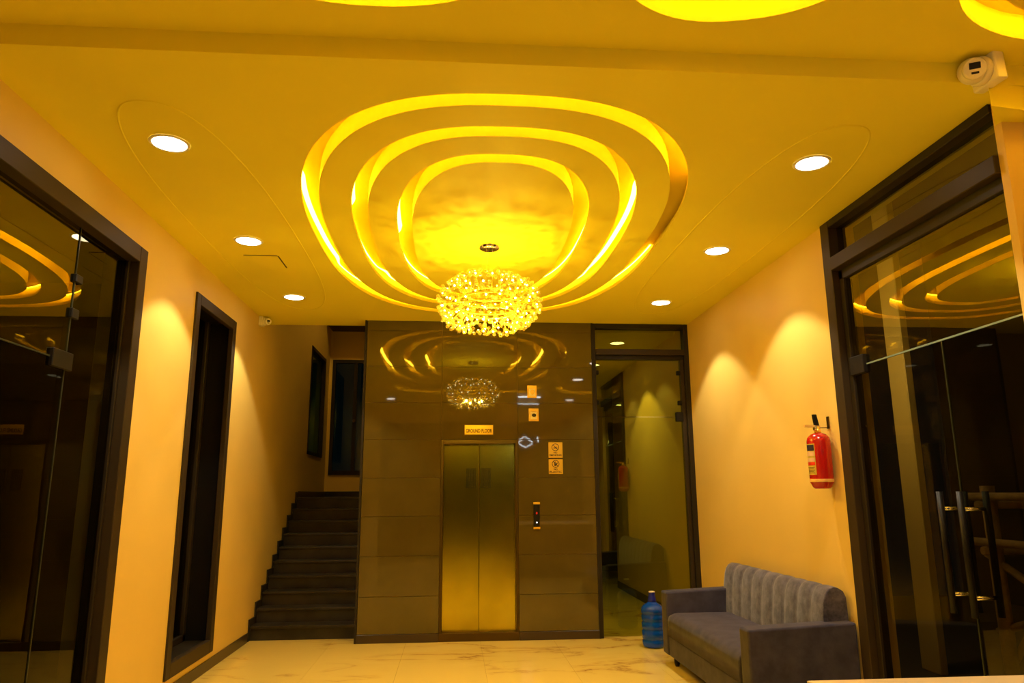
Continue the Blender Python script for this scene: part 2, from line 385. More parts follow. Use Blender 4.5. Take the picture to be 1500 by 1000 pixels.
# ---- tall window in the left wall
wn = structure(thing('window_1', 'tall narrow dark window with deep granite sill in left wall', 'window', (XL, W0, WZ0)), 'tall narrow dark window with deep granite sill', 'window')
def loc(o, p):   # world coordinates given; shift into the parent Empty
    o.location = -Vector(p.location); return o
FW = .095
def wbx(name, a, b, mat, bev=.004): return loc(bx(name, a, b, mat, wn, bev, 1), wn)
fx0, fx1 = XL-.03, XL+.018
wbx('frame_stile', (fx0, W0, WZ0), (fx1, W0+FW, WZ1), M['frame_face']); wbx('frame_stile', (fx0, W1-FW, WZ0), (fx1, W1, WZ1), M['frame_face'])
wbx('frame_rail', (fx0, W0+FW, WZ1-FW), (fx1, W1-FW, WZ1), M['frame_face']); wbx('frame_rail', (fx0, W0+FW, WZ0), (fx1, W1-FW, WZ0+FW+.02), M['frame_face'])
wbx('sill', (XL-T, W0, WZ0+.06), (XL-.03, W1, WZ0+.10), M['stone_black'])
wbx('reveal_lining', (XL-T, W1-.03, WZ0), (XL-.03, W1-.001, WZ1), M['reveal']); wbx('reveal_lining', (XL-T, W0+.001, WZ0), (XL-.03, W0+.03, WZ1), M['reveal']); wbx('reveal_lining', (XL-T, W0, WZ1-.03), (XL-.03, W1, WZ1-.001), M['reveal'])
wbx('inner_frame', (XL-T, W0+.03, WZ0+.1), (XL-T+.05, W1-.03, WZ0+.16), M['frame']); wbx('inner_frame', (XL-T, W1-.10, WZ0+.1), (XL-T+.05, W1-.03, WZ1), M['frame'])
loc(single_pane('glass_pane', [(XL-T+.02, W0+.03, WZ0+.1), (XL-T+.02, W1-.03, WZ0+.1), (XL-T+.02, W1-.03, WZ1), (XL-T+.02, W0+.03, WZ1)], M['glass_left'], wn), wn)
# ---- landing window and landing door
wn2 = thing('window_2', 'small dark window beside the stair landing', 'window', (XL, V0, VZ0), kind='structure')
for a, b in (((XL-.06, V0, VZ0), (XL+.01, V0+.05, VZ1)), ((XL-.06, V1-.05, VZ0), (XL+.01, V1, VZ1)), ((XL-.06, V0, VZ0), (XL+.01, V1, VZ0+.05)), ((XL-.06, V0, VZ1-.05), (XL+.01, V1, VZ1))):
    loc(bx('frame_bar', a, b, M['frame'], wn2), wn2)
loc(single_pane('glass_pane', [(XL-.05, V0, VZ0), (XL-.05, V1, VZ0), (XL-.05, V1, VZ1), (XL-.05, V0, VZ1)], M['glass_dim'], wn2), wn2)
dr = thing('door_1', 'dark glass door at the top of the stairs', 'door', (-1.6, BW, 1.9), kind='structure')
for a, b in (((-2.17, BW-.02, 1.9), (-2.11, BW+.06, 3.92)), ((-1.06, BW-.02, 1.9), (-1.0, BW+.06, 3.92)), ((-2.11, BW-.02, 3.86), (-1.06, BW+.06, 3.92)), ((-2.11, BW-.02, 1.9), (-1.06, BW+.06, 1.97)), ((-1.79, BW-.01, 1.97), (-1.73, BW+.05, 3.86))):
    loc(bx('frame_bar', a, b, M['frame'], dr), dr)
for x0, x1 in ((-2.11, -1.79), (-1.73, -1.06)):
    loc(single_pane('glass_pane', [(x0, BW+.03, 1.97), (x1, BW+.03, 1.97), (x1, BW+.03, 3.86), (x0, BW+.03, 3.86)], M['glass_dim'], dr), dr)
bm = bmesh.new(); lathe(bm, [(.022, 0), (.03, .03), (.02, .05)], 12, (-1.76, BW-.06, 2.83), axis='y'); loc(mesh_obj('door_knob', bm, M['steel_dark'], dr), dr)

# ---- left storefront
sl = thing('storefront', 'dark framed glass storefront across from the sofa', 'storefront', (XL, SFL1, 0), kind='structure')
def sbx(name, a, b, mat, par, bev=.004): return loc(bx(name, a, b, mat, par, bev, 1), par)
sx0, sx1 = XL-.10, XL+.02
sbx('frame_post', (sx0, SFL1-.12, 0), (sx1, SFL1, ZT), M['frame_face'], sl); sbx('frame_post', (sx0, SFL0, 0), (sx1, SFL0+.12, ZT), M['frame_face'], sl)
sbx('head_rail', (sx0, SFL0+.12, ZT-.115), (sx1, SFL1-.12, ZT), M['frame_face'], sl)
sbx('inner_post', (sx0-.02, SFL1-.15, 0), (sx0+.06, SFL1-.12, ZT-.115), M['frame'], sl)
gx = XL-.06
DLY = -3.985
def gp(name, y0, y1, z0, z1, par, mat, x_=None):
    x_ = gx if x_ is None else x_
    return loc(single_pane(name, [(x_, y0, z0), (x_, y1, z0), (x_, y1, z1), (x_, y0, z1)], mat, par), par)
gp('side_pane', DLY+.006, SFL1-.12, .02, ZT-.115, sl, M['glass_left']); gp('over_pane', SFL0+.12, DLY-.006, 2.345, ZT-.115, sl, M['glass']); gp('door_pane', SFL0+.12, DLY-.006, .02, 2.335, sl, M['glass_left'])
sbx('glass_edge', (gx-.005, DLY-.006, .02), (gx+.005, DLY+.004, ZT-.115), M['glass_edge'], sl, 0); sbx('glass_edge', (gx-.005, SFL0+.12, 2.336), (gx+.005, DLY-.006, 2.344), M['glass_edge'], sl, 0)
pf = sbx('patch_fitting', (gx-.02, DLY-.17, 2.285), (gx+.022, DLY+.05, 2.39), M['black'], sl); sbx('glass_clip', (gx-.015, DLY-.02, 2.60), (gx+.02, DLY+.06, 2.66), M['black'], sl); sbx('glass_clip', (gx-.015, DLY-.02, 2.82), (gx+.02, DLY+.06, 2.87), M['black'], sl)
# ---- right storefront with double glass doors
sr = thing('storefront', 'dark framed glass wall with double doors beside the extinguisher', 'storefront', (XR, YF, 0), kind='structure')
rx0, rx1 = XR-.02, XR+.10
sbx('frame_post', (rx0, YF-.115, 0), (rx1, YF, H), M['frame_face'], sr); sbx('frame_post', (rx0+.05, YF-.17, 0), (rx1, YF-.115, 3.16), M['frame'], sr)
sbx('head_rail', (rx0, YP, H-.055), (rx1, YF-.115, H), M['frame'], sr); sbx('transom_bar', (rx0-.01, YP, 3.165), (rx1, YF-.115, 3.265), M['frame_face'], sr); sbx('transom_bar', (rx0+.05, YP, 3.09), (rx1, YF-.115, 3.165), M['frame'], sr)
gx2 = XR+.05; SE = -4.42
gp('transom_pane', YP, YF-.115, 3.265, H-.055, sr, M['glass'], gx2); gp('over_pane', YP, YF-.17, 2.435, 3.09, sr, M['glass'], gx2)
sbx('glass_edge', (gx2-.006, YP, 2.424), (gx2+.006, YF-.17, 2.434), M['glass_rim'], sr, 0)
for y0, y1, sgn in ((SE+.004, YF-.17, 1), (YP, SE-.004, -1)):
    d = gp('door_leaf', y0, y1, .01, 2.424, sr, M['glass_door'], gx2)
    ye = SE+.004 if sgn > 0 else SE-.004
    e_ = bx('leaf_edge', (gx2-.006, min(ye, ye-sgn*.004), .01), (gx2+.006, max(ye, ye-sgn*.004), 2.424), M['glass_edge'], d)
    hy = SE + sgn*.085
    for side in (-1, 1):
        bm = bmesh.new(); tube(bm, [(gx2+side*.075, hy, .90), (gx2+side*.075, hy, 1.56)], .018, 12); mesh_obj('pull_handle', bm, M['black'], d)
    bm = bmesh.new()
    for z_ in (1.0, 1.465): tube(bm, [(gx2-.075, hy, z_), (gx2+.075, hy, z_)], .011, 10)
    mesh_obj('handle_standoff', bm, M['chrome'], d)
sbx('patch_fitting', (gx2-.03, YF-.33, 2.37), (gx2+.02, YF-.15, 2.50), M['black'], sr)
sbx('floor_patch', (gx2-.02, YF-.33, .0), (gx2+.02, YF-.17, .09), M['black'], sr)

# ---- glass door right of the lift
gd = thing('door_2', 'bronze glass door with transom right of the lift', 'door', (EX1, .08, 0), kind='structure')
gy0, gy1 = .0, .12
sbx('frame_post', (EX1+.012, gy0, 0), (EX1+.045, gy1, H), M['frame'], gd); sbx('frame_post', (XR-.055, gy0, 0), (XR, gy1, H), M['frame'], gd); sbx('frame_post', (XR-.10, gy0+.05, 0), (XR-.055, gy1, 3.13), M['frame_face'], gd)
sbx('head_rail', (EX1+.045, gy0, H-.055), (XR-.055, gy1, H), M['frame'], gd); sbx('transom_bar', (EX1+.045, gy0-.01, 3.175), (XR-.055, gy1, 3.245), M['frame_face'], gd); sbx('transom_bar', (EX1+.045, gy0+.04, 3.125), (XR-.055, gy1, 3.175), M['frame'], gd)
def bp_(name, x0, x1, z0, z1): return loc(single_pane(name, [(x0, .07, z0), (x1, .07, z0), (x1, .07, z1), (x0, .07, z1)], M['glass_back'], gd), gd)
bp_('transom_pane', EX1+.045, XR-.055, 3.245, H-.055); bp_('over_pane', EX1+.045, XR-.10, 2.446, 3.125); bp_('door_leaf', EX1+.045, XR-.10, .008, 2.438)
sbx('patch_fitting', (2.62, .045, 2.39), (XR-.09, .10, 2.50), M['black'], gd)
for z_ in (2.61, 2.97):
    sbx('glass_clip', (EX1+.04, .05, z_-.025), (EX1+.085, .09, z_+.025), M['black'], gd); sbx('glass_clip', (XR-.145, .05, z_-.025), (XR-.095, .09, z_+.025), M['black'], gd)
# passage behind that door: cream wall carrying on, marble floor, dark end
structure(bx('wall_passage', (XR, .3, 0), (XR+.25, 4.35, H+.2), M['paint']), 'cream passage wall seen through the bronze glass door', 'wall')
structure(bx('baseboard_passage', (XR-.012, .3, 0), (XR, 4.35, .11), M['skirt']), 'dark skirting seen through the bronze glass door', 'baseboard')
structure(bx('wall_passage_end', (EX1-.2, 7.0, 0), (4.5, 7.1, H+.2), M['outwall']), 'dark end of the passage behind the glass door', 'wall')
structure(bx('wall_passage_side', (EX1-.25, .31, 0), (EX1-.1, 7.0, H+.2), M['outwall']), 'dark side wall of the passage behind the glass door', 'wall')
structure(bx('floor_passage', (EX1-.1, .33, -.2), (4.5, 7.0, -.003), M['floor']), 'marble floor beyond the bronze glass door', 'floor')
structure(bx('ceiling_passage', (EX1-.2, .52, H), (4.5, 7.1, H+.2), M['ceil']), 'passage ceiling beyond the bronze glass door', 'ceiling')
# ---- beyond the storefronts: dark yard on the right, dark room on the left
g_ = bx('ground_yard', (XR+.25, -12, -.25), (9, 3, -.03), M['outdoor']); structure(g_, 'dark ground outside the double glass doors', 'ground')
g_ = bx('wall_yard', (8.0, -12, -.03), (8.2, 3, 6), M['outwall']); structure(g_, 'dark wall far outside the double glass doors', 'wall')
for nm, p_, q_, lab in (('floor_shop', (-6.2, -8, -.2), (XL-T, 0, -.02), 'dark floor of the unlit shop behind the storefront glass'), ('wall_shop_back', (-6.3, -8, -.2), (-6.2, 0, 4), 'dark back wall of the unlit shop'),
        ('wall_shop_side', (-6.2, 0, -.2), (XL-T, .1, 4), 'dark side wall of the unlit shop'), ('ceiling_shop', (-6.3, -8, 3.95), (XL-T, 0, 4.05), 'dark ceiling of the unlit shop')):
    structure(bx(nm, p_, q_, M['outwall']), lab, nm.split('_')[0])
# cream column standing outside the double doors
structure(bx('column_yard', (4.3, -1.82, -.03), (4.38, -1.55, 4.6), M['paint'], None, .01, 1), 'cream column standing outside the glass wall', 'column')

# ================================================================== STAIRS
st = thing('staircase', 'black granite staircase rising between cream wall and lift', 'staircase', (-1.64, .295, 0))
ys, rr, tt = .295, .153, .229
sx_0, sx_1 = XL+.001, EX0-.021
for k in range(1, 11):
    y = ys+(k-1)*tt; z = k*rr
    loc(bx('riser', (sx_0, y, z-rr), (sx_1, y+.03, z-.03), M['stone_black'], st), st)
    yb = y+tt+.03 if k < 10 else BW-.002
    loc(bx('tread', (sx_0, y-.022, z-.03), (sx_1, yb, z), M['stone_black'], st, .006, 2), st)
bm = bmesh.new(); pl_ = [(ys-.06, 0), (ys-.06, .10)]
for k in range(1, 11):
    y = ys+(k-1)*tt; z = k*rr
    pl_ += [(y-.055, z+.045 if k > 0 else .1), (y-.0, z+.085)]
pl_ += [(BW, 10*rr+.085), (BW, 10*rr-.01)]
for k in range(10, 0, -1):
    y = ys+(k-1)*tt; pl_ += [(y+.03, k*rr-.02), (y+.03, (k-1)*rr-.0)]
pl2 = []
for k in range(1, 11):
    y = ys+(k-1)*tt; z = k*rr
    box(bm, (XL+.001, y-.065, max(0, z-rr)), (XL+.014, y+tt-.03, z+.075))
box(bm, (XL+.001, ys+10*tt-.1, 9*rr), (XL+.014, BW-.002, 10*rr+.085))
loc(mesh_obj('stair_skirting', bm, M['stone_black'], st), st)
bx_ = bx('landing_skirting', (XL+.001, BW-.016, 10*rr), (sx_1, BW-.002, 10*rr+.09), M['stone_black'], st); loc(bx_, st)

# ================================================================== LIFT DOOR
lf = thing('elevator_door', 'brushed steel two panel lift door set in brown tiles', 'elevator door', (.29, .1, 0))
loc(bx('jamb', (-.151, .0, .085), (-.120, .13, 2.171), M['steel_dark'], lf, .003, 1), lf); loc(bx('jamb', (.700, .0, .085), (.731, .13, 2.171), M['steel_dark'], lf, .003, 1), lf)
loc(bx('head_jamb', (-.120, .0, 2.130), (.700, .13, 2.171), M['steel_dark'], lf, .003, 1), lf)
loc(bx('sill', (-.151, -.005, 0), (.731, .2, .085), M['steel_dark'], lf, .003, 1), lf)
for i, (a, b) in enumerate(((-.120, .2885), (.2915, .700))):
    d = loc(bx('door_panel', (a, .095, .086), (b, .13, 2.130), M['steel'], lf, .004, 2), lf)
    gxc = .195 if i == 0 else .367
    bm = bmesh.new()
    for ix in range(6):
        for iz in range(13):
            cx = gxc-.0475+ix*.019; cz = 1.635+iz*.0175
            box(bm, (cx-.006, .0935, cz-.006), (cx+.006, .0955, cz+.006))
    v_ = mesh_obj('vent_perforations', bm, M['black'], d); tag(v_, kind='stuff')
# call panel
cp = thing('call_panel', 'black lift call panel with red floor indicator', 'call panel', (.934, -.01, 1.32))
loc(bx('body', (.900, -.022, 1.195), (.968, -.008, 1.445), M['black'], cp, .003, 2), cp)
loc(bx('end_cap', (.896, -.025, 1.445), (.972, -.008, 1.468), M['gold'], cp, .003, 2), cp); loc(bx('end_cap', (.896, -.025, 1.172), (.972, -.008, 1.195), M['gold'], cp, .003, 2), cp)
t_ = text_obj('floor_digit', '0', .036, (0, -.0138, .025), (PI/2, 0, 0), M['red_led'], cp)
bm = bmesh.new(); lathe(bm, [(.009, -.0005), (.009, .003)], 16, (.934, -.0255, 1.245), axis='y'); loc(mesh_obj('call_button', bm, M['white_led'], cp), cp)
# ground floor sign
gs = thing('floor_sign', 'small gold plate reading ground floor above the lift door', 'sign', (.28, -.008, 2.282))
loc(bx('plate', (.118, -.014, 2.228), (.442, -.006, 2.336), M['gold'], gs, .003, 1), gs)
loc(bx('border', (.110, -.010, 2.220), (.450, -.005, 2.344), M['steel_dark'], gs, .002, 1), gs)
text_obj('lettering', 'GROUND FLOOR', .062, (0, -.008, -.014), (PI/2, 0, 0), M['black_text'], gs, width=.30, bold=.0016)
# prohibition signs
def ring_bm(bm, c, r0, r1, y, n=32):
    a = [bm.verts.new((c[0]+r0*math.cos(2*PI*i/n), y, c[1]+r0*math.sin(2*PI*i/n))) for i in range(n)]
    b = [bm.verts.new((c[0]+r1*math.cos(2*PI*i/n), y, c[1]+r1*math.sin(2*PI*i/n))) for i in range(n)]
    for i in range(n): bm.faces.new((a[i], a[(i+1) % n], b[(i+1) % n], b[i]))
def bar2(bm, p, q, wd, y):
    p = Vector(p); q = Vector(q); d = (q-p).normalized(); s = Vector((-d.y, d.x))*wd/2
    quad(bm, [(v.x, y, v.y) for v in (p-s, q-s, q+s, p+s)])
for kind, z0, z1, line2, lab in (('smoke', 1.963, 2.146, 'SMOKING', 'gold no smoking sign, upper of two beside the lift'), ('litter', 1.780, 1.953, 'PLASTIC', 'gold prohibition sign, lower of two beside the lift')):
    zc = (z0+z1)/2; s_ = thing('prohibition_sign', lab, 'sign', (1.16, -.008, zc), 'gold prohibition signs beside the lift')
    loc(bx('plate', (1.080, -.013, z0), (1.243, -.006, z1-.006), M['gold'], s_, .002, 1), s_)
    bm = bmesh.new(); cz = zc+.028; ring_bm(bm, (1.160, cz), .036, .043, -.0138); bar2(bm, (1.134, cz+.027), (1.187, cz-.027), .007, -.0139)
    if kind == 'smoke':
        bar2(bm, (1.137, cz-.008), (1.183, cz-.008), .010, -.0138); bar2(bm, (1.172, cz+.002), (1.166, cz+.014), .005, -.0138)
    else:
        bar2(bm, (1.152, cz-.022), (1.152, cz+.012), .014, -.0138); bar2(bm, (1.158, cz-.022), (1.180, cz+.014), .012, -.0138); bar2(bm, (1.149, cz+.02), (1.160, cz+.02), .014, -.0138)
    loc(mesh_obj('pictogram', bm, M['black_text'], s_), s_)
    text_obj('lettering', 'NO', .026, (0, -.0062, -.034), (PI/2, 0, 0), M['black_text'], s_, bold=.0008)
    text_obj('lettering', line2, .028, (0, -.0062, -.063), (PI/2, 0, 0), M['black_text'], s_, width=.14, bold=.0008)
# two small gold plaques above
for i, (x0, x1, z0, z1, lab) in enumerate(((.842, .952, 2.652, 2.797, 'small gold plaque with pale emblem, upper one above the call panel'), (.855, .972, 2.382, 2.530, 'small gold plaque with dark oval, lower one above the call panel'))):
    pq = thing('wall_plaque', lab, 'plaque', ((x0+x1)/2, -.008, (z0+z1)/2), 'small gold plaques above the call panel')
    loc(bx('plate', (x0, -.013, z0), (x1, -.006, z1), M['gold'], pq, .002, 1), pq)
    bm = bmesh.new(); c_ = ((x0+x1)/2, (z0+z1)/2)
    quad(bm, [(c_[0]-.036, -.0136, c_[1]-.05), (c_[0]+.036, -.0136, c_[1]-.05), (c_[0]+.036, -.0136, c_[1]+.035), (c_[0]-.036, -.0136, c_[1]+.035)])
    loc(mesh_obj('pale_field', bm, M['white'], pq), pq)
    bm = bmesh.new(); n_ = 24
    bm.faces.new([bm.verts.new((c_[0]+.004+.026*math.cos(2*PI*j/n_), -.0142, c_[1]-.005+(.02 if i else .03)*math.sin(2*PI*j/n_))) for j in range(n_)])
    loc(mesh_obj('oval_emblem', bm, M['black_text'] if i else M['gold'], pq), pq)

# ================================================================== CEILING LAMPS
# cove LED strips: tucked behind the lip, slipped into sight along some stretches
def smooth01(t): t = max(0, min(1, t)); return t*t*(3-2*t)
SEEN = [  # (side sign, y from, y to) stretches where the strip shows
    [(-1, -3.95, -1.75), (1, -4.62, -4.2)],
    [(-1, -4.0, -3.1), (-1, -1.75, -1.35), (1, -3.95, -1.55)],
    [(-1, -3.6, -2.55), (1, -3.95, -3.45)]]
GAP = [[(1, -3.9, -2.5)], [], []]
NAMES = ['outermost glowing yellow cove light strip of three', 'middle glowing yellow cove light strip of three', 'innermost glowing yellow cove light strip around the chandelier']
for k in range(3):
    a, b = RINGS[k]; K = 256
    base = sloop(RC, a, b, K=K); wide = sloop(RC, a+.1, b+.1, K=K)
    bm = bmesh.new(); prev = None; segs = []
    for i in range(K+1):
        p = Vector(base[i % K]); d = (Vector(wide[i % K])-p).normalized()
        f = 0; gap = False
        for s, y0, y1 in SEEN[k]:
            if (p.x-RC[0])*s > 0: f = max(f, smooth01((p.y-y0)/.25)*smooth01((y1-p.y)/.25))
        for s, y0, y1 in GAP[k]:
            if (p.x-RC[0])*s > 0 and y0 < p.y < y1: gap = True
        o0 = .036+f*(-.055); o1 = .050+f*(-.03); z_ = H+.1175
        q = (p+d*o0, p+d*o1)
        cur = None if gap else [bm.verts.new((q[0].x, q[0].y, z_)), bm.verts.new((q[1].x, q[1].y, z_)), bm.verts.new((q[1].x, q[1].y, z_+.002)), bm.verts.new((q[0].x, q[0].y, z_+.002))]
        if prev and cur:
            for j in range(4): bm.faces.new((prev[j], cur[j], cur[(j+1) % 4], prev[(j+1) % 4]))
        prev = cur
    bmesh.ops.recalc_face_normals(bm, faces=bm.faces)
    tag(mesh_obj('cove_light_strip', bm, M['strip']), NAMES[k], 'light strip', 'oval cove lights')
NL = ['glowing cove light in entrance ceiling, above the stairs side', 'glowing cove light in entrance ceiling, middle one of three', 'glowing cove light in entrance ceiling, beside the dome camera']
for (c, a, b, n, r), lab in zip(NB, NL):
    bm = bmesh.new(); lp = lambda o, z_: [(x_, y_, HN+z_) for x_, y_ in sloop(c, a+o, b+o, n, 64, r)]
    loft(bm, [lp(-.125, .124), lp(-.11, .124), lp(-.11, .127), lp(-.125, .127), lp(-.125, .124)], smooth=False)
    bmesh.ops.recalc_face_normals(bm, faces=bm.faces)
    tag(mesh_obj('cove_light_strip', bm, M['strip']), lab, 'light strip', 'entrance cove lights')
def downlight(x_, y_, z_, label, group='recessed downlights', k=1.0):
    d = thing('downlight', label, 'downlight', (x_, y_, z_), group)
    bm = bmesh.new(); lathe(bm, [(.094, -.0005), (.094, -.006), (.106, -.008), (.113, -.0005)], 32, capb=False, capt=False); mesh_obj('trim_ring', bm, M['white'], d)
    bm = bmesh.new(); lathe(bm, [(.0955, -.001), (.0955, -.0045)], 32); mesh_obj('diffuser', bm, M['led'], d)
    l = bpy.data.lights.new('downlight_lamp', 'SPOT'); l.energy = DOWN_W*k; l.color = DOWN_COL; l.spot_size = math.radians(101); l.spot_blend = .22; l.shadow_soft_size = .05
    lo = bpy.data.objects.new('downlight_lamp', l); link(lo, d); lo.location = (0, 0, -.02)
for x_, side in ((-1.66, 'cream wall with the tall window'), (2.19, 'sofa wall')):
    for y_, wh in ((-4.36, 'nearest the entrance'), (-2.70, 'middle one of three'), (-1.0, 'nearest the lift')):
        downlight(x_, y_, H, 'round recessed downlight along the %s, %s' % (side, wh))
for x_, lab in ((-1.4, 'unseen added entrance ceiling downlight on the storefront side'), (2.6, 'unseen added entrance ceiling downlight over the counter')):
    downlight(x_, -7.9, HN, lab, 'added entrance downlights', 2.4)  # added out of frame to light the entrance end
downlight(2.2, 2.0, H, 'unseen added downlight lighting the passage beyond the bronze glass door', k=1.0)  # added to light the passage, hidden behind the transom bar
bm = bmesh.new(); box(bm, (2.95, -5.158, 3.428), (3.55, -5.154, 3.44))
tag(mesh_obj('cove_light_strip', bm, M['strip']), 'short light strip tucked under the soffit by the double doors', 'light strip', 'entrance cove lights')

# chandelier
CX, CY, CZ = .27, -2.70, 3.065
ch = thing('chandelier', 'round crystal flower chandelier hanging before the lift', 'chandelier', (CX, CY, CZ))
bm = bmesh.new(); lathe(bm, [(.083, H-CZ), (.083, H-CZ-.028), (.06, H-CZ-.036)], 32, capb=False); mesh_obj('canopy_plate', bm, M['chrome'], ch)
for ang in (0.3, 2.4, 4.5):
    bm = bmesh.new(); tube(bm, [(.02*math.cos(ang), .02*math.sin(ang), H-CZ-.03), (.25*math.cos(ang), .25*math.sin(ang), .02)], .0016, 5); mesh_obj('suspension_wire', bm, M['chrome'], ch)
for r_, z_ in ((.245, .03), (.245, -.03), (.20, .075), (.20, -.075)):
    bm = bmesh.new(); tube(bm, [(r_*math.cos(2*PI*i/48), r_*math.sin(2*PI*i/48), z_) for i in range(48)], .006, 6, closed=True); mesh_obj('ring_frame', bm, M['gold'], ch)
# one crystal spray: stem, five petals with round drops, a lit bead
def spray_mesh():
    bm = bmesh.new()
    tube(bm, [(0, 0, 0), (0, 0, .11)], .0022, 5, 0)
    for i in range(5):
        a = 2*PI*i/5; d = Vector((math.cos(a), math.sin(a), 0)); s = Vector((-d.y, d.x, 0))
        p0 = Vector((0, 0, .085)); p1 = p0+d*.026+Vector((0, 0, .030)); p2 = p0+d*.043+Vector((0, 0, .040))
        tube(bm, [p0, p1], .0016, 4, 0)
        r = bmesh.ops.create_icosphere(bm, subdivisions=1, radius=.0145, matrix=Matrix.Translation(p2))
        for v in r['verts']:
            for f in v.link_faces: f.material_index = 1
    r = bmesh.ops.create_icosphere(bm, subdivisions=1, radius=.0062, matrix=Matrix.Translation((0, 0, .112)))
    for v in r['verts']:
        for f in v.link_faces: f.material_index = 2
    me = bpy.data.meshes.new('crystal_spray'); bm.to_mesh(me); bm.free()
    for mm in (M['gold'], M['crystal'], M['bead']): me.materials.append(mm)
    return me
sm = spray_mesh()
rows_ = [(60, 16, .20, .065, .9), (26, 18, .235, .03, 1.0), (-10, 18, .245, -.01, 1.02), (-38, 17, .235, -.04, .98), (-66, 14, .20, -.07, .85)]
for el, n_, r0, z0, sc in rows_:
    for i in range(n_):
        a = 2*PI*(i+random.uniform(-.2, .2)+.5*(n_ % 4))/n_; e_ = math.radians(el+random.uniform(-7, 7))
        d = Vector((math.cos(a)*math.cos(e_), math.sin(a)*math.cos(e_), math.sin(e_)))
        o = link(bpy.data.objects.new('crystal_spray', sm), ch); o.location = (r0*math.cos(a), r0*math.sin(a), z0)
        q = d.to_track_quat('Z', 'Y'); o.rotation_euler = (q @ Matrix.Rotation(random.random()*6.28, 3, 'Z').to_quaternion()).to_euler()
        k_ = 1.22*random.uniform(.92, 1.06); o.scale = (k_, k_, k_*sc*1.05)
for i in range(6):
    l = bpy.data.lights.new('chandelier_lamp', 'POINT'); l.energy = 2*CHAND_W/6; l.color = (1, .68, .06); l.shadow_soft_size = .014
    lo = bpy.data.objects.new('chandelier_lamp', l); link(lo, ch); a = 2*PI*i/6+.3; lo.location = (.14*math.cos(a), .14*math.sin(a), -.13)

# two slim white lamps under the entrance ceiling and a neon outline at the entrance (seen mirrored in the tiles)
for x_, y_, lab in ((1.62, -7.3, 'slim white linear lamp under the entrance ceiling, nearer the lift'), (1.72, -8.6, 'slim white linear lamp under the entrance ceiling, nearer the entrance glazing')):
    ll = thing('linear_lamp', lab, 'lamp', (x_, y_, 3.63), 'white linear lamps')
    bm = bmesh.new(); tube(bm, [(-.25, 0, 0), (.25, 0, 0)], .009, 8); mesh_obj('tube', bm, M['cool'], ll)
    bm = bmesh.new(); box(bm, (-.27, -.012, .008), (.27, .012, .034)); mesh_obj('housing', bm, M['white'], ll)
ne = thing('neon_outline', 'white diamond shaped neon outline hanging at the entrance glazing', 'neon sign', (1.82, YFRONT+.12, 2.88))
bm = bmesh.new(); tube(bm, [(-.18, 0, .02), (0, 0, .13), (.18, 0, .02), (.16, 0, -.04), (0, 0, -.13), (-.16, 0, -.04)], .008, 6, closed=True); mesh_obj('diamond_tube', bm, M['cool'], ne)
bm = bmesh.new(); tube(bm, [(.33, 0, .12), (.33, 0, .02)], .008, 6); mesh_obj('bar_tube', bm, M['cool'], ne)
bm = bmesh.new(); tube(bm, [(0, 0, .13), (0, 0, HN-2.88)], .002, 5); mesh_obj('hanging_wire', bm, M['chrome'], ne)
# added lamp, out of sight high up, to brighten the stairwell
sl_ = thing('stairwell_fill', 'unseen added lamp brightening the stairwell from above', 'lamp', (-1.6, 2.6, 6.19))
bm = bmesh.new(); lathe(bm, [(.12, 0), (.12, -.03), (.09, -.06), (.02, -.07)], 24); mesh_obj('diffuser', bm, M['white'], sl_)
l = bpy.data.lights.new('stairwell_fill_light', 'POINT'); l.energy = 58; l.color = (1, .68, .16); l.shadow_soft_size = .1
lo = bpy.data.objects.new('stairwell_fill_light', l); link(lo, sl_); lo.location = (0, 0, -.2)

# ================================================================== FURNITURE
# ---- sofa
SY0, SY1 = -3.29, -1.16; SX0, SX1 = 2.0, 2.775
so = thing('sofa', 'grey suede sofa with channelled back against the right wall', 'sofa', ((SX0+SX1)/2, (SY0+SY1)/2, 0))
def so_obj(name, bm, mat, smooth=True):
    o = mesh_obj(name, bm, mat, so, smooth); loc(o, so)
    md = o.modifiers.new('wn', 'WEIGHTED_NORMAL'); md.keep_sharp = True
    return o
AW = .165
for y0 in (SY0, SY1-AW):
    bm = bmesh.new(); box(bm, (SX0, y0, .085), (SX1, y0+AW, .645), bev=.02, seg=3)
    for v in bm.verts:
        if v.co.z > .4: v.co.z += .035*(v.co.x-SX0)/(SX1-SX0)
    so_obj('arm', bm, M['sofa'])
bm = bmesh.new(); box(bm, (SX0+.012, SY0+AW-.004, .085), (SX1-.02, SY1-AW+.004, .262), bev=.012, seg=2); so_obj('base_panel', bm, M['sofa'])
# seat cushion: puffed
bm = bmesh.new(); n1_, n2_ = 14, 30; x0, x1, y0, y1 = SX0+.002, SX1-.13, SY0+AW+.002, SY1-AW-.002
for zt_ in (0, 1):
    pass
def seat_z(u, v):
    e1 = min(u, 1)*1.0; ed = min(u*(x1-x0), .08)/.08; ey = min(v*(y1-y0), (1-v)*(y1-y0), .06)/.06
    return .40+.068*math.sqrt(max(0, 1-(1-ed)**2))*(.75+.25*math.sqrt(max(0, 1-(1-ey)**2)))+.012*math.sin(PI*u)*math.sin(PI*v)
G = [[bm.verts.new((x0+(x1-x0)*(i/n1_)**1.6, y0+(y1-y0)*j/n2_, seat_z((i/n1_)**1.6, j/n2_))) for j in range(n2_+1)] for i in range(n1_+1)]
for i in range(n1_):
    for j in range(n2_): bm.faces.new((G[i][j], G[i+1][j], G[i+1][j+1], G[i][j+1]))
Bt = [[bm.verts.new((x0+(x1-x0)*(i/n1_)**1.6, y0+(y1-y0)*j/n2_, .266)) for j in range(n2_+1)] for i in (0, n1_)]
